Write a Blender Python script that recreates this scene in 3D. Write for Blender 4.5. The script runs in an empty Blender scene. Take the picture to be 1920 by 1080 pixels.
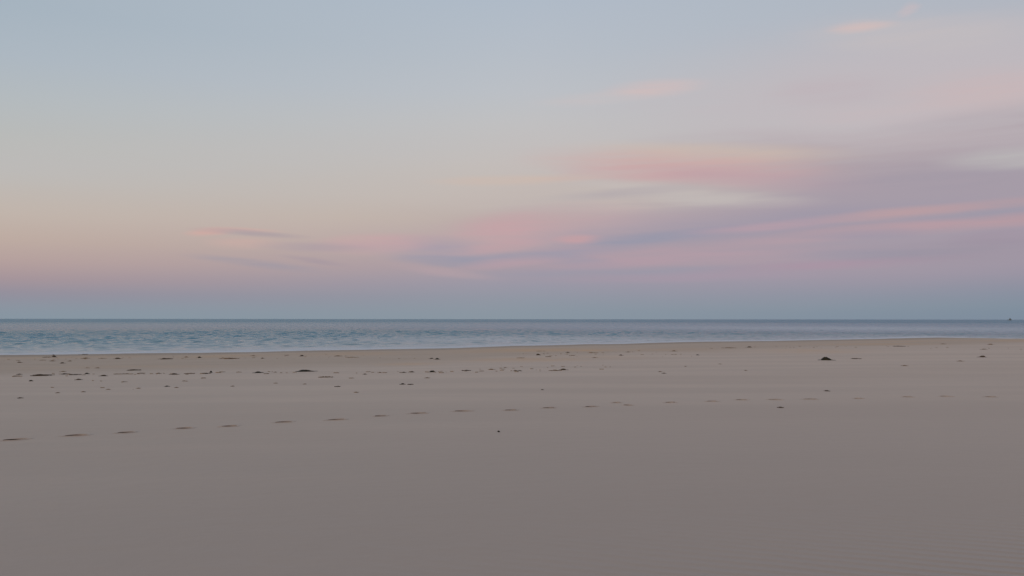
import bpy, bmesh, math, random
import numpy as np
from mathutils import Matrix, Vector

scene = bpy.context.scene
R = math.radians

# ------------------------------------------------------------------ camera
CAM_H = 1.60
F = 1507.0                       # focal length in pixels of the 1920-wide photograph
PITCH = math.atan(58.3 / F)
ROLL = R(0.05)
cam_d = bpy.data.cameras.new('camera')
cam = bpy.data.objects.new('camera', cam_d)
scene.collection.objects.link(cam)
cam_d.sensor_width = 36.0
cam_d.lens = F / 1920.0 * 36.0
cam_d.clip_start = 0.05
cam_d.clip_end = 90000.0
cam.location = (0, 0, CAM_H)
CAM_ROT = Matrix.Rotation(math.pi / 2 + PITCH, 3, 'X') @ Matrix.Rotation(ROLL, 3, 'Z')
cam.rotation_euler = CAM_ROT.to_euler()
scene.camera = cam


def ray(px, py):
    d = CAM_ROT @ Vector(((px - 960.0) / F, (540.0 - py) / F, -1.0))
    return d.normalized()


def azel(px, py):
    d = ray(px, py)
    return math.atan2(d.x, d.y), math.asin(d.z)


# ------------------------------------------------------------------ exposure
scene.view_settings.view_transform = 'Standard'
scene.view_settings.look = 'None'
scene.view_settings.exposure = 0.0
scene.view_settings.gamma = 1.0
scene.view_settings.use_curve_mapping = False


def lin(c):
    out = []
    for v in c:
        v = v / 255.0
        out.append(v / 12.92 if v <= 0.04045 else ((v + 0.055) / 1.055) ** 2.4)
    return tuple(out) + (1.0,)


# ------------------------------------------------------------------ sky (dusk, sun just set behind the camera)
SUN_EL, SUN_AZ = R(4.0), R(200.0)
world = bpy.data.worlds.new('World')
scene.world = world
world.use_nodes = True
nt = world.node_tree
nt.nodes.clear()
N, L = nt.nodes, nt.links


def node(tree, kind, **kw):
    n = tree.nodes.new(kind)
    for k, v in kw.items():
        setattr(n, k, v)
    return n


def setin(tree, n, i, v):
    if isinstance(v, bpy.types.NodeSocket):
        tree.links.new(v, n.inputs[i])
    else:
        n.inputs[i].default_value = v


def fmath(tree, op, a, b=None, c=None, clamp=False):
    n = node(tree, 'ShaderNodeMath', operation=op, use_clamp=clamp)
    setin(tree, n, 0, a)
    if b is not None:
        setin(tree, n, 1, b)
    if c is not None:
        setin(tree, n, 2, c)
    return n.outputs[0]


def vmath(tree, op, a, b=None):
    n = node(tree, 'ShaderNodeVectorMath', operation=op)
    setin(tree, n, 0, a)
    if b is not None:
        setin(tree, n, 1, b)
    return n


def mrange(tree, v, a, b, c=0.0, d=1.0, smooth=True):
    n = node(tree, 'ShaderNodeMapRange', interpolation_type='SMOOTHSTEP' if smooth else 'LINEAR', clamp=True)
    setin(tree, n, 0, v)
    n.inputs[1].default_value = a
    n.inputs[2].default_value = b
    n.inputs[3].default_value = c
    n.inputs[4].default_value = d
    return n.outputs[0]


def cmix(tree, fac, a, b):
    n = node(tree, 'ShaderNodeMix', data_type='RGBA')
    setin(tree, n, 0, fac)
    setin(tree, n, 6, a)
    setin(tree, n, 7, b)
    return n.outputs[2]


tc = node(nt, 'ShaderNodeTexCoord')
dirn = vmath(nt, 'NORMALIZE', tc.outputs['Generated']).outputs[0]
sep = node(nt, 'ShaderNodeSeparateXYZ')
L.new(dirn, sep.inputs[0])
az = fmath(nt, 'ARCTAN2', sep.outputs[0], sep.outputs[1])
el = fmath(nt, 'ARCSINE', sep.outputs[2])

# clear-sky colour by elevation for three headings
COLS = {
    0: [(0, (165, 179, 191)), (100, (172, 183, 193)), (180, (179, 186, 190)), (260, (185, 186, 184)), (330, (189, 185, 181)),
        (395, (193, 181, 172)), (445, (190, 172, 162)), (490, (181, 160, 157)), (520, (167, 149, 154)), (550, (147, 143, 156)),
        (575, (139, 148, 160)), (592, (135, 149, 161))],
    960: [(0, (176, 187, 200)), (100, (183, 190, 199)), (170, (188, 192, 198)), (230, (193, 192, 193)), (300, (196, 189, 186)),
          (370, (195, 184, 178)), (410, (193, 178, 170)), (450, (186, 168, 167)), (500, (169, 155, 164)), (530, (154, 152, 166)),
          (560, (145, 151, 163)), (592, (138, 150, 161))],
    1920: [(0, (175, 182, 193)), (100, (183, 185, 191)), (200, (188, 184, 188)), (300, (182, 173, 178)), (400, (166, 157, 168)),
           (470, (159, 149, 162)), (510, (146, 144, 160)), (532, (135, 142, 158)), (548, (131, 142, 158)), (575, (128, 143, 157)), (592, (126, 140, 156))],
}
elf = fmath(nt, 'ADD', fmath(nt, 'MULTIPLY', el, 1.0 / R(100.0)), 0.05)


def ramp(stops):
    r = node(nt, 'ShaderNodeValToRGB')
    cr = r.color_ramp
    cr.interpolation = 'EASE'
    cr.interpolation = 'LINEAR'
    pts = sorted(stops)
    cr.elements[0].position, cr.elements[0].color = pts[0]
    cr.elements[1].position, cr.elements[1].color = pts[-1]
    for p, c in pts[1:-1]:
        e = cr.elements.new(p)
        e.color = c
    L.new(elf, r.inputs[0])
    return r.outputs[0]


rc = {}
for X, tab in COLS.items():
    st = []
    for y, c in tab:
        a, e = azel(X, y)
        st.append((e / R(100.0) + 0.05, lin(c)))
    st.append((0.0, lin(tab[-1][1])))
    st.append((0.42, lin((176, 184, 193))))
    st.append((0.75, lin((158, 170, 186))))
    rc[X] = ramp(st)
wM = mrange(nt, az, R(-34), R(2), smooth=False)
wR = mrange(nt, az, R(-2), R(33), smooth=False)
base = cmix(nt, wM, rc[0], rc[960])
base = cmix(nt, wR, base, rc[1920])

# cloud field: soft streaks of altostratus, in azimuth / elevation
comb = node(nt, 'ShaderNodeCombineXYZ')
L.new(az, comb.inputs[0])
L.new(el, comb.inputs[1])
nm = node(nt, 'ShaderNodeMapping')
nm.inputs['Scale'].default_value = (4.0, 26.0, 1.0)
nm.inputs['Rotation'].default_value = (0, 0, R(-4))
L.new(comb.outputs[0], nm.inputs[0])
n1 = node(nt, 'ShaderNodeTexNoise')
n1.inputs['Scale'].default_value = 1.0
n1.inputs['Detail'].default_value = 4.0
n1.inputs['Roughness'].default_value = 0.55
L.new(nm.outputs[0], n1.inputs['Vector'])
off = vmath(nt, 'SUBTRACT', n1.outputs['Color'], (0.5, 0.5, 0.5)).outputs[0]
off = vmath(nt, 'MULTIPLY', off, (0.08, 0.009, 0.0)).outputs[0]
P = vmath(nt, 'ADD', comb.outputs[0], off).outputs[0]
# fine streak noise that thins each cloud
nm2 = node(nt, 'ShaderNodeMapping')
nm2.inputs['Scale'].default_value = (9.0, 120.0, 1.0)
nm2.inputs['Rotation'].default_value = (0, 0, R(-4))
L.new(comb.outputs[0], nm2.inputs[0])
n2 = node(nt, 'ShaderNodeTexNoise')
n2.inputs['Scale'].default_value = 1.0
n2.inputs['Detail'].default_value = 3.0
L.new(nm2.outputs[0], n2.inputs['Vector'])
thin = mrange(nt, n2.outputs['Fac'], 0.32, 0.64, 0.62, 1.0)

# (x, y, half length, half height, tilt deg, colour, opacity) in the photograph's pixels, turned into sky angles
CLOUDS = [
    (1760, 150, 640, 110, 4, (193, 184, 189), .75),
    (1480, 200, 420, 60, 2, (192, 185, 189), .6),
    (1720, 65, 240, 32, 1, (195, 188, 190), .7),
    (1618, 48, 62, 10, 5, (210, 188, 185), .8),
    (1703, 17, 20, 9, 0, (204, 186, 188), .6),
    (1222, 167, 90, 16, 5, (208, 188, 187), .85),
    (1110, 187, 110, 13, 4, (200, 191, 192), .5),
    (1560, 170, 130, 28, 2, (190, 178, 184), .6),
    (1860, 168, 200, 34, 4, (202, 181, 182), .7),
    (1650, 215, 200, 20, 3, (198, 184, 187), .5),
    (1880, 245, 330, 44, 7, (177, 165, 172), .8),
    (1600, 262, 330, 22, 0, (190, 180, 184), .6),
    # main band
    (1560, 445, 900, 110, 2, (166, 154, 166), .8),
    (1750, 380, 620, 85, 3, (163, 154, 167), .85),
    (1580, 322, 400, 62, -3, (175, 161, 168), .9),
    (1340, 288, 260, 20, -1, (205, 186, 174), .7),
    (1290, 316, 300, 30, -3, (204, 171, 168), .9),
    (1230, 325, 190, 18, -2, (199, 164, 167), .6),
    (1420, 336, 220, 22, -4, (186, 160, 168), .7),
    (960, 338, 160, 11, 2, (205, 184, 172), .75),
    (1090, 330, 90, 10, 4, (200, 176, 172), .4),
    (1750, 340, 330, 40, 3, (161, 153, 166), .7),
    (1905, 296, 150, 18, 4, (187, 184, 184), .9),
    (1130, 372, 340, 34, 1, (194, 184, 179), .9),
    (1330, 372, 190, 16, -2, (192, 184, 182), .85),
    (1200, 350, 130, 9, -3, (196, 187, 184), .7),
    (1170, 362, 170, 11, 5, (180, 171, 174), .8),
    (1040, 388, 120, 8, 3, (188, 174, 174), .5),
    (1010, 430, 240, 42, 6, (193, 165, 169), .75),
    (960, 428, 120, 30, 5, (198, 162, 166), .6),
    (1250, 420, 260, 28, 6, (176, 161, 169), .8),
    (1400, 425, 420, 26, 5, (158, 152, 168), .8),
    (1190, 450, 190, 14, 6, (153, 152, 169), .9),
    (1080, 448, 46, 8, 3, (203, 160, 162), .8),
    (1240, 480, 330, 22, 1, (178, 156, 166), .85),
    (1090, 470, 90, 9, 0, (182, 158, 166), .6),
    (800, 466, 130, 24, -2, (168, 157, 170), .85),
    (705, 457, 110, 20, 2, (201, 166, 167), .85),
    (640, 463, 140, 9, -1, (176, 160, 167), .5),
    (935, 464, 90, 9, 8, (194, 161, 166), .7),
    (1010, 478, 210, 11, 4, (155, 153, 170), .8),
    (845, 490, 110, 10, -2, (149, 151, 169), .75),
    (1090, 492, 80, 14, -6, (158, 153, 169), .6),
    (955, 493, 90, 9, 5, (184, 158, 167), .7),
    (830, 509, 110, 9, -7, (184, 162, 167), .6),
    (1140, 496, 150, 10, 4, (178, 155, 166), .6),
    (1150, 510, 260, 9, 1, (152, 152, 168), .7),
    (1290, 520, 260, 9, 1, (166, 151, 166), .8),
    # pink streaks at the right
    (1470, 421, 190, 8, 5, (184, 158, 168), .85),
    (1690, 400, 150, 9, 5, (194, 160, 161), .85),
    (1850, 384, 190, 9, 5, (180, 156, 163), .75),
    (1560, 432, 160, 8, 6, (160, 152, 165), .6),
    (1860, 403, 180, 9, 5, (156, 152, 168), .75),
    (1760, 423, 300, 12, 3, (185, 156, 163), .85),
    (1510, 444, 200, 13, 5, (180, 157, 166), .7),
    (1930, 410, 120, 11, 3, (182, 154, 161), .6),
    (1620, 438, 110, 7, 2, (154, 150, 167), .7),
    (1880, 446, 120, 16, 2, (160, 146, 161), .6),
    (1640, 476, 180, 9, 1, (150, 149, 165), .7),
    (1560, 496, 270, 11, 3, (169, 149, 164), .85),
    (1820, 470, 260, 22, 2, (154, 146, 160), .6),
    # small wisps over the left half
    (403, 435, 42, 6, 2, (214, 168, 160), .9),
    (455, 431, 80, 4, -2, (208, 170, 163), .7),
    (478, 437, 105, 5, -4, (163, 151, 161), .7),
    (472, 455, 75, 9, 0, (202, 172, 165), .7),
    (478, 494, 125, 8, -7, (153, 151, 165), .65),
    (585, 488, 62, 5, -9, (162, 149, 160), .6),
    (595, 464, 100, 8, -3, (171, 157, 164), .6),
    (330, 300, 900, 40, 1, (188, 188, 190), .25),
]
D2 = 1.0 / F
col = base
for (x, y, rx, ry, t, c, op) in CLOUDS:
    a, e = azel(x, y)
    m = node(nt, 'ShaderNodeMapping', vector_type='TEXTURE')
    m.inputs['Location'].default_value = (a, e, 0)
    if ry < 10:
        ry *= 1.2
        op *= 0.85
    q = min(rx, 200.0)
    a1, e1 = azel(x - q * math.cos(R(t)), y + q * math.sin(R(t)))
    a2, e2 = azel(x + q * math.cos(R(t)), y - q * math.sin(R(t)))
    m.inputs['Rotation'].default_value = (0, 0, math.atan2(e2 - e1, a2 - a1))
    lx = math.hypot(a2 - a1, e2 - e1) / 2 * rx / q
    m.inputs['Scale'].default_value = (lx * 1.12, ry * D2 * 1.15, 1)
    L.new(P, m.inputs[0])
    ln = vmath(nt, 'LENGTH', m.outputs[0]).outputs['Value']
    k = mrange(nt, ln, 1.15, 0.15, 0.0, op)
    if ry < 64:
        k = fmath(nt, 'MULTIPLY', k, thin)
    col = cmix(nt, k, col, lin(c))

# the hemisphere behind the camera: the sunset side, Nishita sky
sky = node(nt, 'ShaderNodeTexSky', sky_type='NISHITA')
sky.sun_disc = False
sky.sun_elevation = SUN_EL
sky.sun_rotation = SUN_AZ
sky.air_density = 1.0
sky.dust_density = 1.5
skyc = vmath(nt, 'SCALE', sky.outputs[0])
skyc.inputs['Scale'].default_value = 0.15
rear = mrange(nt, sep.outputs[1], 0.15, -0.55)
col = cmix(nt, rear, col, skyc.outputs[0])
bg = node(nt, 'ShaderNodeBackground')
bg.inputs['Strength'].default_value = 1.0
L.new(col, bg.inputs[0])
wo = node(nt, 'ShaderNodeOutputWorld')
L.new(bg.outputs[0], wo.inputs[0])
world.cycles.sampling_method = 'MANUAL'
world.cycles.sample_map_resolution = 512

# last warm light from the set sun's glow
sun_d = bpy.data.lights.new('sun', 'SUN')
sun_d.energy = 0.35
sun_d.angle = R(30)
sun_d.color = (1.0, 0.78, 0.62)
sun = bpy.data.objects.new('sun', sun_d)
scene.collection.objects.link(sun)
sd = Vector((math.sin(SUN_AZ) * math.cos(R(9)), math.cos(SUN_AZ) * math.cos(R(9)), math.sin(R(9))))
sun.rotation_euler = sd.to_track_quat('Z', 'Y').to_euler()

# ------------------------------------------------------------------ terrain functions
SEA_Z = -0.90
EDGE = [(-200, 671), (0, 665.5), (130, 664.5), (250, 662.5), (370, 661.5), (480, 660), (570, 657.5), (640, 656.5), (720, 655),
        (850, 652.8), (960, 648.5), (1050, 647), (1090, 645.5), (1170, 644.8), (1215, 643), (1320, 640.6), (1440, 639.4),
        (1560, 637), (1640, 635.6), (1700, 634), (1760, 632.9), (1830, 633.6), (1870, 635), (1960, 636.2), (2100, 636.5)]


def plane_hit(px, py, z):
    d = ray(px, py)
    t = (z - CAM_H) / d.z
    return d.x * t, d.y * t


EX, EY = zip(*[plane_hit(px, py, SEA_Z) for px, py in EDGE])
EX, EY = np.array(EX), np.array(EY)
order = np.argsort(EX)
EX, EY = EX[order], EY[order]


def shore_y(x):
    y = np.interp(x, EX, EY)
    y = np.where(x < EX[0], EY[0] + (x - EX[0]) * 0.45, y)
    y = np.where(x > EX[-1], EY[-1] + (x - EX[-1]) * 0.30, y)
    return y


def shore_s(x, y):
    """distance inland (+) or seaward (-) of the waterline, along the beach's fall line"""
    return (shore_y(x) - y) * 0.89


_r = np.random.RandomState(5)
UND = [(_r.uniform(0.10, 0.9), _r.uniform(0, 6.28), _r.uniform(-0.5, 0.5)) for _ in range(14)]


def sand_z(x, y):
    x = np.asarray(x, dtype=np.float64)
    y = np.asarray(y, dtype=np.float64)
    s = shore_s(x, y)
    z = np.interp(s, [-400, -60, -10, 0, 8, 16, 24, 36, 48, 56, 90, 400],
                  [-12, -3.2, -1.20, -0.90, -0.77, -0.60, -0.42, -0.20, -0.045, 0.0, 0.0, 0.25])
    # low swells of wind-laid sand, long along the shore
    u = x * 0.89 + y * 0.46
    v = -x * 0.46 + y * 0.89
    w = np.zeros_like(z)
    for k, ph, tl in UND:
        w = w + np.sin(v * k + u * k * tl * 0.35 + ph) * 0.0042 / k ** 0.7
    fade = np.clip((s - 1.5) / 6.0, 0.0, 1.0)
    return z + w * fade


def ground_hit(px, py):
    d = ray(px, py)
    t = 2.0
    while t < 400:
        x, y, z = d.x * t, d.y * t, CAM_H + d.z * t
        if z < float(sand_z(x, y)):
            break
        t += 0.05
    return Vector((d.x * t, d.y * t, float(sand_z(d.x * t, d.y * t))))


# ------------------------------------------------------------------ helpers
def tag(o, label=None, cat=None, group=None, kind=None):
    if label:
        o['label'] = label
    if cat:
        o['category'] = cat
    if group:
        o['group'] = group
    if kind:
        o['kind'] = kind
    return o


def link(name, me, mat=None, parent=None):
    o = bpy.data.objects.new(name, me)
    scene.collection.objects.link(o)
    if mat is not None:
        for m in (mat if isinstance(mat, list) else [mat]):
            me.materials.append(m)
    if parent:
        o.parent = parent
    return o


def grid_mesh(name, X, Y, Z, attrs=None):
    r, c = X.shape
    co = np.stack([X, Y, Z], -1).reshape(-1, 3).astype(np.float32)
    idx = np.arange(r * c).reshape(r, c)
    q = np.stack([idx[:-1, :-1], idx[:-1, 1:], idx[1:, 1:], idx[1:, :-1]], -1).reshape(-1, 4).astype(np.int32)
    me = bpy.data.meshes.new(name)
    me.vertices.add(r * c)
    me.vertices.foreach_set('co', co.ravel())
    me.loops.add(q.size)
    me.loops.foreach_set('vertex_index', q.ravel())
    me.polygons.add(len(q))
    me.polygons.foreach_set('loop_start', np.arange(0, q.size, 4, dtype=np.int32))
    me.update(calc_edges=True)
    me.polygons.foreach_set('use_smooth', np.ones(len(q), dtype=bool))
    for k, v in (attrs or {}).items():
        a = me.attributes.new(k, 'FLOAT', 'POINT')
        a.data.foreach_set('value', v.ravel().astype(np.float32))
    return me


def new_mat(name):
    m = bpy.data.materials.new(name)
    m.use_nodes = True
    t = m.node_tree
    return m, t, t.nodes['Principled BSDF']


def attr(t, name):
    a = node(t, 'ShaderNodeAttribute', attribute_name=name)
    return a.outputs['Fac']


def noise(t, scale, vec, detail=3.0, rough=0.5, sc=(1, 1, 1), rot=0.0):
    m = node(t, 'ShaderNodeMapping')
    m.inputs['Scale'].default_value = sc
    m.inputs['Rotation'].default_value = (0, 0, rot)
    t.links.new(vec, m.inputs[0])
    n = node(t, 'ShaderNodeTexNoise')
    n.inputs['Scale'].default_value = scale
    n.inputs['Detail'].default_value = detail
    n.inputs['Roughness'].default_value = rough
    t.links.new(m.outputs[0], n.inputs['Vector'])
    return n.outputs['Fac']


SHORE_ROT = R(-27)


def sand_material(name, cavity_tone=False):
    m, t, b = new_mat(name)
    g = node(t, 'ShaderNodeNewGeometry')
    pos = g.outputs['Position']
    dry = (0.507, 0.394, 0.338, 1)
    dry2 = (0.433, 0.335, 0.290, 1)
    if cavity_tone:  # footprint cavities: nearly even colour, far darker than the sand around
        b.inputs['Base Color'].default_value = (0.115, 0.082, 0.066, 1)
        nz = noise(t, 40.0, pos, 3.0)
        c = cmix(t, nz, *cavity_tone) if isinstance(cavity_tone, tuple) else cmix(t, nz, (0.020, 0.014, 0.011, 1), (0.045, 0.033, 0.026, 1))
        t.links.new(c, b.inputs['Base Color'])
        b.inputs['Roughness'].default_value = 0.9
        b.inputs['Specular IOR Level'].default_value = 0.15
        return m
    blot = noise(t, 0.30, pos, 4.0, 0.5, (0.16, 1.25, 1), SHORE_ROT)
    c = cmix(t, mrange(t, blot, 0.38, 0.62), dry, dry2)
    blo2 = noise(t, 1.1, pos, 5.0, 0.6, (0.6, 1.6, 1), SHORE_ROT)
    c = cmix(t, mrange(t, blo2, 0.35, 0.7, 0.0, 0.35), c, (0.42, 0.345, 0.305, 1))
    # paler sand that turns darker further up the beach
    ss = attr(t, 'shore')
    b0 = noise(t, 0.12, pos, 2.0, 0.5, (0.4, 2.0, 1), SHORE_ROT)
    up = mrange(t, fmath(t, 'ADD', ss, fmath(t, 'MULTIPLY', fmath(t, 'SUBTRACT', b0, 0.5), 12.0)), 50.0, 60.0)
    c = cmix(t, fmath(t, 'MULTIPLY', up, 0.8), c, (0.425, 0.330, 0.289, 1))
    # the wave-worked lower beach: browner, streaked along the shore
    s = attr(t, 'shore')
    st = noise(t, 0.55, pos, 4.0, 0.55, (0.35, 3.0, 1), SHORE_ROT)
    sj = fmath(t, 'ADD', s, fmath(t, 'MULTIPLY', fmath(t, 'SUBTRACT', st, 0.5), 9.0))
    low = mrange(t, sj, 36.0, 27.0)
    c = cmix(t, fmath(t, 'MULTIPLY', low, 0.9), c, (0.365, 0.285, 0.238, 1))
    strk = mrange(t, st, 0.52, 0.66)
    c = cmix(t, fmath(t, 'MULTIPLY', fmath(t, 'MULTIPLY', low, strk), 0.75), c, (0.27, 0.198, 0.145, 1))
    # films of orange weed fragments
    al = attr(t, 'algae')
    an = noise(t, 1.2, pos, 5.0, 0.6, (0.6, 2.5, 1), SHORE_ROT)
    af = fmath(t, 'MULTIPLY', al, mrange(t, an, 0.34, 0.54))
    c = cmix(t, af, c, (0.50, 0.275, 0.120, 1))
    # wet strip by the water
    wet = mrange(t, fmath(t, 'ADD', s, fmath(t, 'MULTIPLY', fmath(t, 'SUBTRACT', st, 0.5), 8.0)), 11.0, 3.0)
    c = cmix(t, fmath(t, 'MULTIPLY', wet, 0.9), c, (0.205, 0.162, 0.142, 1))
    grain = noise(t, 900.0, pos, 2.0)
    c = cmix(t, fmath(t, 'MULTIPLY', mrange(t, grain, 0.62, 0.75), 0.25), c, (0.12, 0.09, 0.075, 1))
    t.links.new(c, b.inputs['Base Color'])
    t.links.new(mrange(t, wet, 0.0, 1.0, 0.55, 0.60, False), b.inputs['Roughness'])
    t.links.new(mrange(t, low, 0.0, 1.0, 0.5, 0.22, False), b.inputs['Specular IOR Level'])
    b.inputs['Sheen Weight'].default_value = 0.12
    b.inputs['Sheen Roughness'].default_value = 0.45
    b.inputs['Sheen Tint'].default_value = (1.0, 0.9, 0.86, 1)
    # relief: grain, soft lumps, wind ripples in the near right
    lump = noise(t, 3.0, pos, 4.0, 0.5, (1, 1.8, 1), SHORE_ROT)
    rm = node(t, 'ShaderNodeMapping')
    rm.inputs['Rotation'].default_value = (0, 0, R(20))
    t.links.new(pos, rm.inputs[0])
    wv = node(t, 'ShaderNodeTexWave', wave_type='BANDS', bands_direction='Y', wave_profile='SIN')
    wv.inputs['Scale'].default_value = 2.55
    wv.inputs['Distortion'].default_value = 1.4
    wv.inputs['Detail'].default_value = 1.0
    wv.inputs['Detail Scale'].default_value = 0.6
    t.links.new(rm.outputs[0], wv.inputs['Vector'])
    rip = fmath(t, 'MULTIPLY', wv.outputs['Fac'], attr(t, 'ripple'))
    fin = noise(t, 26.0, pos, 3.0)
    hgt = fmath(t, 'ADD', fmath(t, 'ADD', fmath(t, 'MULTIPLY', lump, 0.013), fmath(t, 'MULTIPLY', fin, 0.0012)), fmath(t, 'MULTIPLY', rip, 0.028))
    hgt = fmath(t, 'ADD', hgt, fmath(t, 'MULTIPLY', grain, 0.0002))
    bp = node(t, 'ShaderNodeBump')
    bp.inputs['Strength'].default_value = 0.6
    bp.inputs['Distance'].default_value = 1.0
    t.links.new(hgt, bp.inputs['Height'])
    t.links.new(bp.outputs[0], b.inputs['Normal'])
    return m


M_SAND = sand_material('sand')
M_CAVITY = sand_material('dark_cavity_sand', True)
M_CAVITY_FAINT = sand_material('faint_cavity_sand', ((0.10, 0.075, 0.060, 1), (0.16, 0.12, 0.10, 1)))  # less dark cavity colour for the fainter footprints

# ------------------------------------------------------------------ footprints (where the walker's line crosses the beach)
FEET = [(27, 825.5, 38, 1), (142, 816.7, 36, 1), (235, 811.6, 28, .55), (345, 803.6, 28, .8), (430, 800, 28, .75),
        (532, 792.2, 32, .9), (630, 787.6, 36, .45), (713, 780.6, 22, .8), (784, 775.2, 34, 1),
        (866, 771.6, 36, .95), (958, 769.8, 24, .75), (1029, 765, 23, 1), (1107, 763, 21, 1), (1156, 755.6, 16, .5),
        (1177, 760.2, 17, .5), (1257, 754.8, 20, 1), (1335, 753, 19, 1), (1390, 750.2, 21, .75), (1453, 749.5, 24, .6),
        (1519, 748.6, 24, .45), (1609, 747.6, 14, .6), (1702, 744.6, 15, .5), (1773, 743.6, 18, .6), (1857, 744.6, 18, .5)]
feet = []
for i, (px, py, w, st) in enumerate(FEET):
    p = ground_hit(px, py)
    j = min(max(i, 1), len(FEET) - 2)
    a, b_ = ground_hit(*FEET[j - 1][:2]), ground_hit(*FEET[j + 1][:2])
    head = math.atan2(b_.y - a.y, b_.x - a.x)
    half = w * 0.5 * math.hypot(p.x, p.y) / F / max(0.6, math.cos(head + math.atan2(p.x, p.y))) * 0.92
    half = min(max(half, 0.08), 0.145)
    feet.append((p, head + random.Random(i).uniform(-0.12, 0.12), half, 0.004 + 0.064 * st, st))


def foot_profile(lx, ly, half, depth):
    """dent height at local coordinates: long axis lx, short axis ly"""
    wd = 0.060 * (1.0 + 0.18 * lx / half)
    r = np.sqrt((lx / half) ** 2 + (ly / wd) ** 2)
    heel = 1.0 + 0.25 * np.cos(lx / half * 3.0)
    d = -depth * heel * (1 - np.clip((r - 0.62) / 0.38, 0, 1) ** 2 * (3 - 2 * np.clip((r - 0.62) / 0.38, 0, 1)))
    rim = 0.009 * np.exp(-((r - 1.2) / 0.22) ** 2)
    return np.where(r < 1.0, d, 0) + rim * np.clip((r - 0.9) / 0.1, 0, 1), r


# ------------------------------------------------------------------ sand sheet
def stretch(a, b, s0, g, smax):
    out, v, s = [], a, s0
    while v < b:
        out.append(v)
        v += s
        s = min(s * g, smax)
    return out


ys = list(-np.array(stretch(0.3, 260, 0.3, 1.12, 20))[::-1]) + stretch(0.0, 8.6, 0.08, 1.0, 0.08) + \
    stretch(8.6, 18.6, 0.03, 1.0, 0.03) + stretch(18.6, 46, 0.12, 1.005, 0.25) + stretch(46, 128, 0.3, 1.0, 0.3) + \
    stretch(128, 420, 0.6, 1.15, 20)
xs = list(-np.array(stretch(8.6, 420, 0.04, 1.03, 12))[::-1]) + stretch(-8.5, 12.6, 0.03, 1.0, 0.03) + \
    stretch(12.7, 420, 0.04, 1.03, 12)
ys, xs = np.array(ys), np.array(xs)
GX, GY = np.meshgrid(xs, ys)
GZ = sand_z(GX, GY)
for (p, h, half, depth, st) in feet:
    xi = np.where(np.abs(xs - p.x) < 0.35)[0]
    yi = np.where(np.abs(ys - p.y) < 0.35)[0]
    if len(xi) == 0 or len(yi) == 0:
        continue
    sl = np.s_[yi[0]:yi[-1] + 1, xi[0]:xi[-1] + 1]
    dx, dy = GX[sl] - p.x, GY[sl] - p.y
    lx, ly = dx * math.cos(h) + dy * math.sin(h), -dx * math.sin(h) + dy * math.cos(h)
    r = np.sqrt((lx / half) ** 2 + (ly / 0.060) ** 2)
    GZ[sl] -= np.clip((1.42 - r) / 0.3, 0, 1) * (depth * 1.25 + 0.03)
S = shore_s(GX, GY)


def blob(px, py, rx, ry, z=-0.65):
    x, y = plane_hit(px, py, z)
    xa, ya = plane_hit(px, py - ry, z)
    xb, yb = plane_hit(px, py + ry, z)
    d = math.hypot(x, y)
    return x, y, rx * d / F, abs(ya - yb) / 2


ALG = [(1010, 660, 130, 6, 0.9), (1105, 663.5, 45, 4.5, 1.0), (1240, 664, 110, 6, 0.35), (990, 691, 110, 5, 0.7), (1060, 690, 40, 4, 0.6),
       (660, 664, 90, 5, 0.45), (420, 668, 80, 4, 0.5), (1625, 652, 110, 3.5, 0.6), (1740, 641, 120, 3, 0.55), (1880, 645, 70, 4, 0.55),
       (1520, 672, 90, 6, 0.5), (1130, 686, 90, 6, 0.3), (120, 668, 140, 5, 0.4), (240, 703, 200, 4, 0.25), (770, 699, 60, 4, 0.5)]
A = np.zeros_like(GX)
for (px, py, rx, ry, k) in ALG:
    bx, by, brx, bry = blob(px, py, rx, ry)
    A = np.maximum(A, k * np.exp(-(((GX - bx) / brx) ** 2 + ((GY - by) / bry) ** 2)))
# wind ripples: a patch in front, right of the camera, thinning leftwards
RP = np.exp(-(((GX - 5.0) / 3.2) ** 2 + ((GY - 4.4) / 1.5) ** 2)) + 0.25 * np.exp(-(((GX - 1.0) / 3.0) ** 2 + ((GY - 4.0) / 0.8) ** 2))
RP = RP * (GY > 0)
sand = link('sand', grid_mesh('sand', GX, GY, GZ, {'shore': S, 'algae': A, 'ripple': RP}), M_SAND)
tag(sand, 'smooth pale grey-brown beach sand sloping to the sea', 'sand', kind='structure')

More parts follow.
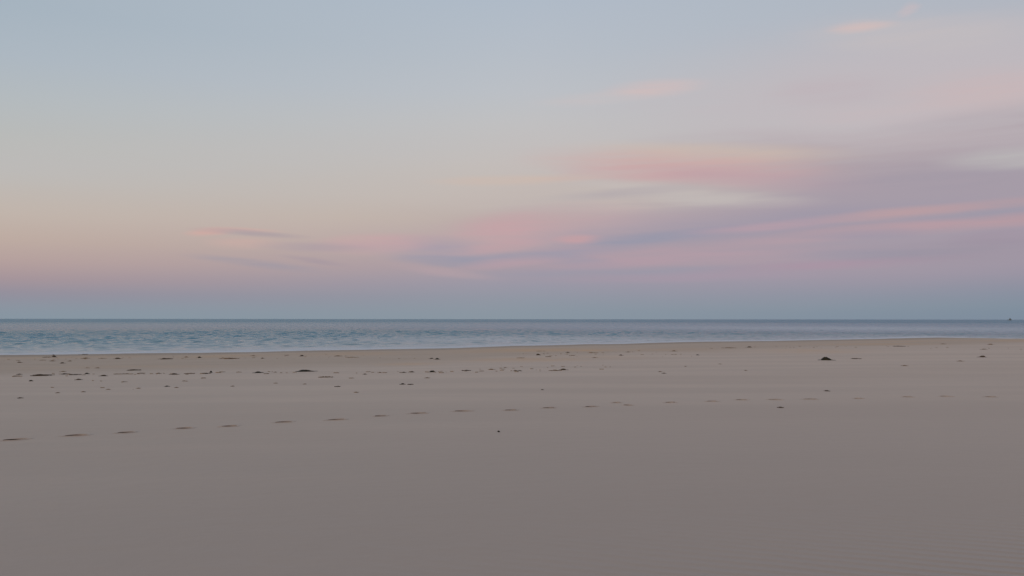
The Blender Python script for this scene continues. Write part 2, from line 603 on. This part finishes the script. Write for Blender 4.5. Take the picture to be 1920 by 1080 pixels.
# each footprint: pressed cavity of much darker sand with a pushed-up rim
ordw = ['first', 'second', 'third', 'fourth', 'fifth', 'sixth', 'seventh', 'eighth', 'ninth', 'tenth', 'eleventh', 'twelfth',
        'thirteenth', 'fourteenth', 'fifteenth', 'sixteenth', 'seventeenth', 'eighteenth', 'nineteenth', 'twentieth',
        'twenty-first', 'twenty-second', 'twenty-third', 'twenty-fourth', 'twenty-fifth', 'twenty-sixth', 'twenty-seventh',
        'twenty-eighth', 'twenty-ninth', 'thirtieth']
for i, (p, h, half, depth, st) in enumerate(feet):
    nr, na = 22, 56
    rr = np.concatenate([np.linspace(0.0, 0.6, 6), np.linspace(0.66, 1.0, 9), np.linspace(1.06, 1.7, 7)])
    th = np.linspace(0, 2 * np.pi, na + 1)
    rs, ts = np.meshgrid(rr, th, indexing='ij')
    rg = random.Random(100 + i)
    wob = 1 + 0.06 * np.sin(ts * 3 + rg.uniform(0, 6)) + 0.04 * np.sin(ts * 5 + rg.uniform(0, 6))
    lx, ly = half * rs * np.cos(ts) * wob, 0.060 * rs * np.sin(ts) * wob
    hgt, r = foot_profile(lx / wob, ly / wob, half, depth)
    wx = p.x + lx * math.cos(h) - ly * math.sin(h)
    wy = p.y + lx * math.sin(h) + ly * math.cos(h)
    wz = sand_z(wx, wy) + hgt + np.where(rs > 1.0, 0.0015 - 0.006 * np.clip((rs - 1.55) / 0.15, 0, 1), 0)
    me = grid_mesh('footprint', wx - p.x, wy - p.y, wz - p.z,
                   {'shore': shore_s(wx, wy), 'algae': wx * 0, 'ripple': wx * 0})
    o = link('footprint', me, [M_SAND, M_CAVITY if st > 0.6 else M_CAVITY_FAINT])
    o.location = p
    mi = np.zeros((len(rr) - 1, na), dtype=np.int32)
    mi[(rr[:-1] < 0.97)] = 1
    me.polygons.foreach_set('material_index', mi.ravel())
    look = 'deep dark' if st > .85 else ('shallow faint' if st < .5 else 'dark')
    tag(o, '%s footprint pressed in smooth sand, %s from the left along the walked trail' % (look, ordw[i]), 'footprint',
        'footprints crossing the beach')

# ------------------------------------------------------------------ sea
dist = stretch(22, 60, 0.25, 1.0, 0.25) + stretch(60, 150, 0.27, 1.0, 0.27) + stretch(150, 30000, 0.30, 1.007, 1e9)
dist = np.array(dist)
angs = np.radians(np.linspace(-56, 58, 960))
DD, AA = np.meshgrid(dist, angs, indexing='ij')
# quads wind so the normal points up
WX, WY = DD * np.sin(AA), DD * np.cos(AA)
SS = -shore_s(WX, WY)
space = np.maximum(np.gradient(dist)[:, None] * np.ones_like(AA), DD * (angs[1] - angs[0]))
rs_ = np.random.RandomState(11)
H = np.zeros_like(DD)
shoal = np.clip((SS + 0.5) / 14.0, 0.0, 1.0) ** 0.7
n_dir = math.atan2(-0.89, 0.46)
for k in range(110):
    lam = 0.8 * (4.0 / 0.8) ** rs_.rand()
    th = n_dir + rs_.normal(0, 0.75)
    ph = rs_.uniform(0, 6.28)
    amp = 0.0042 * lam ** 0.6
    kk = 2 * math.pi / lam
    filt = np.clip((lam / space - 2.5) / 3.0, 0, 1)
    arg = kk * (WX * math.cos(th) + WY * math.sin(th)) + ph
    H += amp * filt * (np.exp(1.1 * np.sin(arg)) - 1.3)
H *= shoal
# long low swell lines coming in, steepening near the beach
for (s0, wdt, a_) in ((5.5, 1.6, 0.10), (17, 3.0, 0.09), (34, 4.0, 0.07)):
    wobble = 1.8 * np.sin(WX * 0.11 + s0) + 1.1 * np.sin(WX * 0.31 + 2 * s0)
    g_ = np.exp(-((SS - s0 - wobble) / wdt) ** 2)
    H += a_ * g_ * (0.55 + 0.45 * np.sin(WX * 0.17 + s0 * 3))
WZ = SEA_Z + H
FOAM = [(1000, 638, 330, 8, 0.8), (880, 640, 160, 6, 0.6), (1180, 638, 140, 6, 0.75), (90, 655, 240, 9, 0.35), (520, 650, 330, 7, 0.3), (700, 636, 120, 4, 0.35),
        (1650, 616, 420, 5, 0.7), (1880, 618, 160, 4, 0.6), (1400, 618, 220, 4, 0.3), (1350, 631, 200, 4, 0.3)]
FM = np.zeros_like(DD)
for (px, py, rx, ry, k) in FOAM:
    bx, by, brx, bry = blob(px, py, rx, ry, SEA_Z)
    FM = np.maximum(FM, k * np.exp(-(((WX - bx) / brx) ** 2 + ((WY - by) / bry) ** 2)))

M_SEA, t, b = new_mat('sea_water')
g = node(t, 'ShaderNodeNewGeometry')
pos = g.outputs['Position']
s = attr(t, 'shore')
dst = attr(t, 'range')
far = mrange(t, dst, 110, 900)
mid = mrange(t, dst, 70, 190)
deep = cmix(t, mrange(t, s, 0.0, 60.0), (0.10, 0.235, 0.33, 1), (0.015, 0.195, 0.335, 1))
t.links.new(deep, b.inputs['Base Color'])
b.inputs['IOR'].default_value = 1.333
t.links.new(mrange(t, far, 0, 1, 0.12, 0.34, False), b.inputs['Roughness'])
w1 = noise(t, 1.1, pos, 5.0, 0.6, (0.8, 1.6, 1), SHORE_ROT)
w2 = noise(t, 0.16, pos, 4.0, 0.6, (0.6, 1.6, 1), SHORE_ROT)
hh = fmath(t, 'ADD', fmath(t, 'MULTIPLY', w1, fmath(t, 'ADD', fmath(t, 'MULTIPLY', mid, 0.34), 0.08)), fmath(t, 'MULTIPLY', w2, fmath(t, 'ADD', fmath(t, 'MULTIPLY', far, 0.25), fmath(t, 'MULTIPLY', mid, 1.0))))
bp = node(t, 'ShaderNodeBump')
bp.inputs['Strength'].default_value = 1.0
bp.inputs['Distance'].default_value = 1.0
t.links.new(hh, bp.inputs['Height'])
t.links.new(bp.outputs[0], b.inputs['Normal'])
fb = node(t, 'ShaderNodeBsdfPrincipled')
fb.inputs['Base Color'].default_value = (0.68, 0.70, 0.78, 1)
fb.inputs['Roughness'].default_value = 0.7
fn = noise(t, 0.9, pos, 6.0, 0.65, (0.35, 2.2, 1), SHORE_ROT)
sw = mrange(t, fmath(t, 'ADD', s, fmath(t, 'MULTIPLY', fmath(t, 'SUBTRACT', fn, 0.5), 4.5)), 5.2, 2.2)
fm = fmath(t, 'MULTIPLY', attr(t, 'foam'), mrange(t, fn, 0.30, 0.55))
ff = fmath(t, 'MAXIMUM', fmath(t, 'MULTIPLY', sw, 0.95), fm)
ff = fmath(t, 'MAXIMUM', ff, fmath(t, 'MULTIPLY', mrange(t, s, 34.0, 3.0), mrange(t, fn, 0.38, 0.60, 0.12, 0.50)))
mx = node(t, 'ShaderNodeMixShader')
t.links.new(ff, mx.inputs[0])
t.links.new(b.outputs[0], mx.inputs[1])
t.links.new(fb.outputs[0], mx.inputs[2])
t.links.new(mx.outputs[0], t.nodes['Material Output'].inputs[0])
sea = link('sea', grid_mesh('sea', WX, WY, WZ, {'shore': SS, 'range': DD, 'foam': FM}), M_SEA)
sea.data.flip_normals()
tag(sea, 'blue-grey choppy sea reaching a level horizon', 'sea', kind='structure')


# ------------------------------------------------------------------ seaweed and drift pieces
def flat_mat(name, c1, c2, rough=0.55):
    m, t, b = new_mat(name)
    g = node(t, 'ShaderNodeNewGeometry')
    nz = noise(t, 30.0, g.outputs['Position'], 3.0)
    t.links.new(cmix(t, mrange(t, nz, 0.35, 0.65), c1, c2), b.inputs['Base Color'])
    b.inputs['Roughness'].default_value = rough
    return m


MATS = {
    'black': flat_mat('wet_dark_weed', (0.008, 0.009, 0.005, 1), (0.018, 0.018, 0.009, 1), 0.65),
    'dark': flat_mat('dark_weed', (0.055, 0.040, 0.028, 1), (0.090, 0.066, 0.046, 1), 0.7),
    'brown': flat_mat('brown_weed', (0.16, 0.112, 0.076, 1), (0.22, 0.16, 0.115, 1), 0.8),
    'tan': flat_mat('dried_weed', (0.27, 0.20, 0.15, 1), (0.33, 0.26, 0.20, 1), 0.85),
}


def lump(bm, cx, cy, rx, ry, rz, rng, seg=14, ring=6):
    """low irregular mound sunk a little in the sand"""
    ph = [rng.uniform(0, 6.28) for _ in range(4)]
    rows = []
    for j in range(ring):
        f = j / ring
        row = []
        for i in range(seg):
            a = 2 * math.pi * i / seg
            k = 1 + 0.22 * math.sin(2 * a + ph[0]) + 0.16 * math.sin(3 * a + ph[1]) + 0.12 * math.sin(5 * a + ph[2]) + rng.uniform(-.08, .08)
            rad = math.cos(f * math.pi / 2) ** 0.8 * k
            z = math.sin(f * math.pi / 2) * rz * (1 + 0.25 * math.sin(3 * a + ph[3] + 4 * f)) - 0.012
            row.append(bm.verts.new((cx + rx * rad * math.cos(a), cy + ry * rad * math.sin(a), z)))
        rows.append(row)
    top = bm.verts.new((cx + rng.uniform(-.1, .1) * rx, cy, rz * 0.97 - 0.01))
    for j in range(ring - 1):
        for i in range(seg):
            n = (i + 1) % seg
            bm.faces.new((rows[j][i], rows[j][n], rows[j + 1][n], rows[j + 1][i]))
    for i in range(seg):
        bm.faces.new((rows[-1][i], rows[-1][(i + 1) % seg], top))


def blade(bm, pts, w, th):
    """a weed strap following pts, with thickness"""
    prev = None
    n = len(pts)
    for i, p in enumerate(pts):
        a = pts[max(i - 1, 0)]
        c = pts[min(i + 1, n - 1)]
        dx, dy = c[0] - a[0], c[1] - a[1]
        l = math.hypot(dx, dy) or 1
        nx, ny = -dy / l, dx / l
        ww = w * (0.35 + 0.65 * math.sin(math.pi * (0.12 + 0.8 * i / (n - 1))))
        ring = [bm.verts.new((p[0] + nx * ww, p[1] + ny * ww, p[2])),
                bm.verts.new((p[0], p[1], p[2] + th)),
                bm.verts.new((p[0] - nx * ww, p[1] - ny * ww, p[2])),
                bm.verts.new((p[0], p[1], p[2] - th * 0.6))]
        if prev:
            for q in range(4):
                bm.faces.new((prev[q], prev[(q + 1) % 4], ring[(q + 1) % 4], ring[q]))
        else:
            bm.faces.new(ring[::-1])
        prev = ring
    bm.faces.new(prev)


def add_blades(bm, n, rx, ry, hz, rng, w, th):
    for _ in range(n):
        x, y = rng.uniform(-.55, .55) * rx, rng.uniform(-.6, .6) * ry
        a = rng.choice((0, math.pi)) + rng.gauss(0, 0.45)
        ln = rng.uniform(0.5, 1.05) * rx
        cur = rng.uniform(-.8, .8)
        pts = []
        for k in range(8):
            f = k / 7
            z = max(0.004, hz * (1 - f) ** 1.3 * rng.uniform(.75, 1.15) * math.exp(-((x / rx) ** 2) * 1.5))
            pts.append((x, y, z))
            x += math.cos(a) * ln / 7
            y += math.sin(a) * ln / 7 * 0.6
            a += cur / 7 + rng.gauss(0, 0.12)
        blade(bm, pts, w, th)


def finish(bm, name):
    me = bpy.data.meshes.new(name)
    bmesh.ops.recalc_face_normals(bm, faces=bm.faces)
    bm.to_mesh(me)
    bm.free()
    for p in me.polygons:
        p.use_smooth = True
    return me


WEED = [
    # x, y, width px, height factor, colour, shape   (row nearest the sea)
    (85, 670.2, 14, .12, 'dark', 's'), (101, 669.6, 9, .30, 'dark', 'c'), (100, 666.2, 5, .3, 'brown', 'c'), (36, 680, 9, .18, 'brown', 'c'),
    (117, 681.4, 8, .25, 'dark', 'c'), (77, 675.7, 12, .1, 'tan', 's'), (161, 672.2, 18, .14, 'brown', 's'), (155, 664.8, 16, .12, 'dark', 's'),
    (131, 677.4, 7, .2, 'brown', 'c'), (98, 677.2, 9, .15, 'brown', 'c'), (191, 672.4, 14, .1, 'tan', 's'), (221, 673, 11, .2, 'dark', 'c'),
    (308, 673.6, 27, .13, 'dark', 's'), (349, 670, 8, .2, 'brown', 'c'), (374, 671, 8, .3, 'black', 'c'), (428, 673, 36, .1, 'brown', 's'),
    (475, 667.6, 9, .15, 'brown', 'c'), (492, 672.4, 6, .3, 'dark', 'c'), (538, 666.6, 12, .12, 'brown', 's'), (566, 667.8, 9, .25, 'dark', 'c'),
    (633, 668, 16, .14, 'brown', 's'), (660, 670.4, 26, .07, 'tan', 's'), (809, 672.8, 8, .25, 'dark', 'c'), (820, 674, 11, .25, 'black', 'c'),
    (976, 671.4, 16, .1, 'tan', 's'), (1009, 666, 11, .25, 'dark', 'c'), (1030, 669.2, 16, .1, 'brown', 's'), (1014, 658.6, 16, .08, 'tan', 's'),
    (1065, 661.2, 8, .2, 'dark', 'c'), (1072, 666.8, 12, .12, 'brown', 's'), (1115, 670.8, 9, .12, 'brown', 'c'), (1164, 666.4, 9, .2, 'dark', 'c'),
    (1178, 660.3, 8, .15, 'brown', 'c'), (1110, 661.8, 22, .1, 'tan', 's'), (1264, 658.6, 11, .15, 'brown', 'c'), (1308, 665.9, 7, .22, 'dark', 'c'),
    (1306, 640.4, 5, .4, 'dark', 'c'), (1366, 652.6, 26, .07, 'brown', 's'), (1405, 651.4, 11, .18, 'dark', 'c'),
    (1683, 649.6, 24, .07, 'dark', 's'), (1768, 645.2, 14, .1, 'brown', 's'), (1857, 646.2, 10, .15, 'brown', 'c'), (1845, 655.2, 10, .12, 'brown', 'c'),
    # main strandline
    (183, 690.3, 7, .2, 'brown', 'c'), (160, 690.2, 12, .1, 'tan', 's'), (248, 694.7, 26, .12, 'dark', 's'), (36, 702.4, 8, .2, 'dark', 'c'),
    (28, 706, 9, .15, 'brown', 'c'), (72, 704.8, 36, .12, 'dark', 's'), (118, 697.2, 8, .18, 'brown', 'c'), (121, 702, 15, .16, 'dark', 's'),
    (141, 703, 18, .1, 'dark', 's'), (163, 701.3, 8, .3, 'black', 'c'), (194, 705.2, 12, .2, 'dark', 'c'), (225, 701.7, 24, .06, 'brown', 's'),
    (264, 700.3, 14, .12, 'brown', 's'), (297, 700.6, 10, .16, 'brown', 'c'), (327, 702.3, 14, .18, 'dark', 'c'), (352, 700.8, 22, .07, 'brown', 's'),
    (385, 701, 18, .15, 'dark', 's'), (395.5, 698.8, 6, .55, 'black', 'c'), (378, 709.3, 12, .12, 'brown', 's'), (416, 697.6, 10, .1, 'tan', 's'),
    (447, 698.2, 10, .1, 'tan', 's'), (484, 699.2, 14, .2, 'black', 'c'), (497, 701, 12, .1, 'brown', 's'), (516, 698.3, 7, .18, 'brown', 'c'),
    (610, 707.6, 26, .1, 'brown', 's'), (606, 707.2, 8, .22, 'dark', 'c'), (658, 709.4, 10, .1, 'tan', 's'), (684, 702.1, 7, .25, 'dark', 'c'),
    (690, 697.2, 9, .1, 'tan', 's'), (713, 699.2, 10, .16, 'brown', 'c'), (757, 698.8, 9, .2, 'dark', 'c'), (772, 698, 10, .22, 'dark', 'c'),
    (811, 697.8, 14, .22, 'black', 'c'), (801, 709, 9, .16, 'brown', 'c'), (874, 695.3, 18, .14, 'dark', 's'), (921, 693.4, 11, .18, 'brown', 'c'),
    (947, 689.6, 6, .2, 'brown', 'c'), (901, 696, 12, .1, 'brown', 's'), (970, 695.8, 16, .14, 'dark', 's'), (1056, 693.8, 14, .2, 'dark', 'c'),
    (1040, 695.2, 26, .05, 'brown', 's'), (1238, 697.4, 7, .2, 'brown', 'c'), (1245, 700.4, 7, .25, 'dark', 'c'), (1285.5, 687.2, 5, .2, 'brown', 'c'),
    (1350, 682.8, 6, .15, 'tan', 'c'), (1398, 695, 6, .15, 'brown', 'c'), (1603, 673, 20, .1, 'dark', 's'), (1842, 669.7, 12, .22, 'dark', 'c'),
    (1801, 677.4, 9, .15, 'brown', 'c'), (1696, 686.1, 10, .14, 'brown', 'c'),
    # scattered nearer the camera
    (58, 714.7, 7, .3, 'black', 'c'), (148, 712.3, 11, .2, 'dark', 'c'), (232, 716.5, 10, .08, 'tan', 's'), (313, 725, 7, .3, 'black', 'c'),
    (331, 727, 6, .15, 'brown', 'c'), (436, 724.6, 6, .2, 'brown', 'c'), (156, 735.2, 6, .2, 'brown', 'c'), (203, 730.6, 7, .12, 'tan', 'c'),
    (260, 728.5, 7, .12, 'tan', 'c'), (38, 746.8, 8, .2, 'dark', 'c'), (108, 737, 7, .12, 'brown', 'c'), (346, 715, 9, .1, 'tan', 's'),
    (517, 718.8, 7, .12, 'tan', 'c'), (572, 720.6, 6, .18, 'brown', 'c'), (633, 725.5, 13, .12, 'dark', 's'), (668, 736.1, 9, .12, 'tan', 'c'),
    (755, 720.9, 10, .26, 'black', 'c'), (771, 721.1, 14, .12, 'dark', 's'), (1017, 731.2, 5, .3, 'dark', 'c'), (1550, 733.6, 11, .16, 'dark', 'c'),
    (1463, 764.8, 10, .2, 'dark', 'c'), (935, 810, 6, .45, 'black', 'c'),
]
PH = {'black': 'blackish', 'dark': 'dark brown', 'brown': 'brown', 'tan': 'pale dried'}


def row_of(i):
    return 0 if i < 43 else (1 if i < 92 else 2)


def third(x):
    return 0 if x < 480 else (1 if x < 960 else (2 if x < 1440 else 3))


ROWN = ['nearest the sea', 'on the main strandline', 'before the strandline']
THN = ['left', 'left-middle', 'right-middle', 'right']
ident = sorted(range(len(WEED)), key=lambda i: WEED[i][0])
count, total = {}, {}
labels = {}
for i in ident:
    x, y, w, hf, c, sh = WEED[i]
    kd = ('strand' if sh == 's' else 'scrap')
    key = (row_of(i), third(x), c, kd)
    total.setdefault(key, []).append(i)
for key, lst in total.items():
    for n_, i in enumerate(lst):
        x, y, w, hf, c, sh = WEED[i]
        kd = ('thin %s seaweed strand' if sh == 's' else 'small %s seaweed scrap') % PH[c]
        where = '%s, %s quarter' % (ROWN[key[0]], THN[key[1]])
        if len(lst) == 1:
            labels[i] = '%s %s' % (kd, where)
        else:
            labels[i] = '%s %s, %s from left' % (kd, where, ordw[n_])
labels[len(WEED) - 1] = 'tiny black scrap alone on smooth sand, nearer the camera than the footprints'
labels[len(WEED) - 2] = 'small dark scrap alone just below the footprint trail at right'
labels[[i for i in range(len(WEED)) if WEED[i][0] == 395.5][0]] = 'blackish upright knob of seaweed at the right end of a dark strand'

for i, (x, y, w, hf, c, sh) in enumerate(WEED):
    rng = random.Random(1000 + i)
    p = ground_hit(x, y)
    d = math.hypot(p.x, p.y)
    rx = 0.5 * w * d / F
    bm = bmesh.new()
    if sh == 's':
        hz = max(0.012, rx * 2 * hf * 0.6)
        n = max(4, int(w / 3))
        for k in range(n):
            a0 = rng.uniform(-1, 0.5)
            pts = []
            yy = rng.uniform(-.03, .03)
            ln = rng.uniform(.5, 1.2)
            for q in range(9):
                xx = (a0 + ln * q / 8) * rx
                if abs(xx) > rx:
                    xx = math.copysign(rx, xx)
                yy += rng.uniform(-.03, .03)
                pts.append((xx + q * 0.001, yy, rng.uniform(.1, 1.0) * hz * (1 - 0.55 * abs(xx) / rx)))
            blade(bm, pts, rng.uniform(.010, .022), rng.uniform(.006, .012))
        lump(bm, rng.uniform(-.35, .35) * rx, 0, rx * .42, 0.05, hz * 0.9, rng)
    else:
        hz = max(0.02, rx * 2 * hf)
        lump(bm, 0, 0, rx * .62, max(rx * .5, .03), hz, rng)
        add_blades(bm, 7 + int(w), rx, max(rx * .55, .04), hz * .85, rng, min(0.02, rx * .14), 0.005)
    o = link('seaweed_strand' if sh == 's' else 'seaweed_scrap', finish(bm, 'seaweed'), MATS[c])
    o.location = p
    o.rotation_euler.z = -math.atan2(p.x, p.y) + rng.uniform(-.1, .12)
    tag(o, labels[i], 'seaweed', 'bits of seaweed strewn on the sand')


def kelp_heap(px, py, w, h, label, nb, seed, lean):
    rng = random.Random(seed)
    p = ground_hit(px, py)
    d = math.hypot(p.x, p.y)
    rx, hz = 0.5 * w * d / F, h * d / F
    root = bpy.data.objects.new('seaweed_heap', None)
    scene.collection.objects.link(root)
    root.location = p
    root.rotation_euler.z = -math.atan2(p.x, p.y)
    tag(root, label, 'seaweed', 'bits of seaweed strewn on the sand')
    bm = bmesh.new()
    lump(bm, -lean * rx, 0, rx * .55, rx * .45, hz, rng, 24, 9)
    lump(bm, lean * rx * 1.4, 0.02, rx * .58, rx * .35, hz * .5, rng, 22, 8)
    lump(bm, -lean * rx * 2.2, -0.02, rx * .4, rx * .3, hz * .55, rng, 20, 8)
    link('tangled_mass', finish(bm, 'tangled_mass'), MATS['black'], root)
    for k in range(nb):
        bm = bmesh.new()
        add_blades(bm, 5, rx * 1.0, rx * .6, hz * .8, rng, 0.022, 0.008)
        link('frond', finish(bm, 'frond'), MATS['black'], root)
    return root


kelp_heap(1550, 675.3, 21, 5.2, 'large black seaweed heap standing alone on the sand at right', 7, 3, .18)
kelp_heap(573, 696.6, 31, 3.4, 'long low black seaweed heap arching on the strandline at left-middle', 6, 9, .25)

# fine crumbs of broken weed along the strandlines: nobody could count them
bm = bmesh.new()
rng = random.Random(77)
lines = [([(0, 706), (70, 704), (130, 703), (170, 702), (240, 701.5), (350, 701), (430, 698), (520, 699), (700, 699), (960, 696), (1060, 694)], 70, 1.0),
         ([(0, 677), (150, 671), (300, 673), (480, 669), (640, 668), (820, 673)], 50, 1.7),
         ([(900, 690), (1000, 689), (1150, 687)], 18, 2.2), ([(960, 664), (1060, 665), (1200, 664), (1310, 664)], 36, 2.3),
         ([(1330, 653), (1440, 651), (1640, 650), (1700, 650), (1920, 656)], 36, 1.2), ([(40, 720), (300, 722), (500, 716)], 5, 7)]
for pts, n, spread in lines:
    xs_ = [q[0] for q in pts]
    ys_ = [q[1] for q in pts]
    for k in range(n):
        x = rng.uniform(xs_[0], xs_[-1])
        y = float(np.interp(x, xs_, ys_)) + rng.gauss(0, spread)
        p = ground_hit(x, y)
        r = rng.uniform(.008, .03)
        a = rng.uniform(-.5, .5)
        L_ = r * rng.uniform(1.2, 3.5)
        q = [(p.x + math.cos(a) * L_ * (j - 1), p.y + math.sin(a) * L_ * (j - 1) + rng.uniform(-.01, .01), p.z + 0.006) for j in range(3)]
        blade(bm, q, r * .6, r * .5)
cr = link('seaweed_crumbs', finish(bm, 'seaweed_crumbs'), MATS['tan'])
tag(cr, 'fine brown crumbs of broken seaweed along the strandlines', 'seaweed crumbs', kind='stuff')

# ------------------------------------------------------------------ the far boat on the horizon
bt = bpy.data.objects.new('fishing_boat', None)
scene.collection.objects.link(bt)
BD = 2600.0
dr = ray(1893, 598)
bt.location = (dr.x / dr.y * BD, BD, SEA_Z - 0.2)
bt.rotation_euler.z = R(12)
tag(bt, 'tiny grey boat far off on the horizon at the right edge', 'boat')
M_HULL = flat_mat('grey_hull', (0.12, 0.15, 0.19, 1), (0.15, 0.18, 0.22, 1))
M_CAB = flat_mat('grey_cabin', (0.14, 0.17, 0.21, 1), (0.17, 0.2, 0.24, 1))
bm = bmesh.new()
secs = []
for k in range(9):
    f = k / 8
    xx = -7 + 14.5 * f
    bw = 2.0 * (1 - max(0, (f - .55) / .45) ** 2) + 0.03
    sheer = 1.9 + 1.1 * f ** 2
    secs.append([bm.verts.new((xx, -bw, sheer)), bm.verts.new((xx - .2 * f, -bw * .75, 0.2)), bm.verts.new((xx - .4 * f, 0, -0.5)),
                 bm.verts.new((xx - .2 * f, bw * .75, 0.2)), bm.verts.new((xx, bw, sheer))])
for a, c in zip(secs[:-1], secs[1:]):
    for q in range(4):
        bm.faces.new((a[q], a[q + 1], c[q + 1], c[q]))
    bm.faces.new((a[4], a[0], c[0], c[4]))
bm.faces.new(secs[0])
bm.faces.new(secs[-1][::-1])
link('hull', finish(bm, 'hull'), M_HULL, bt)


def box(bm, x0, x1, y0, y1, z0, z1, taper=0.0):
    v = [bm.verts.new(c) for c in ((x0, y0, z0), (x1, y0, z0), (x1, y1, z0), (x0, y1, z0),
                                   (x0 + taper, y0 + taper, z1), (x1 - taper, y0 + taper, z1), (x1 - taper, y1 - taper, z1), (x0 + taper, y1 - taper, z1))]
    for f in ((0, 3, 2, 1), (4, 5, 6, 7), (0, 1, 5, 4), (1, 2, 6, 5), (2, 3, 7, 6), (3, 0, 4, 7)):
        bm.faces.new([v[i] for i in f])


bm = bmesh.new()
box(bm, 0.2, 4.2, -1.3, 1.3, 2.2, 5.0, 0.25)
box(bm, 0.8, 3.4, -1.0, 1.0, 5.0, 6.4, 0.2)
link('cabin', finish(bm, 'cabin'), M_CAB, bt)
bm = bmesh.new()
box(bm, -1.2, -0.9, -.15, .15, 1.9, 9.2, 0.05)
box(bm, -5.0, -0.9, -.08, .08, 4.6, 4.8, 0.02)
link('mast', finish(bm, 'mast'), M_HULL, bt)
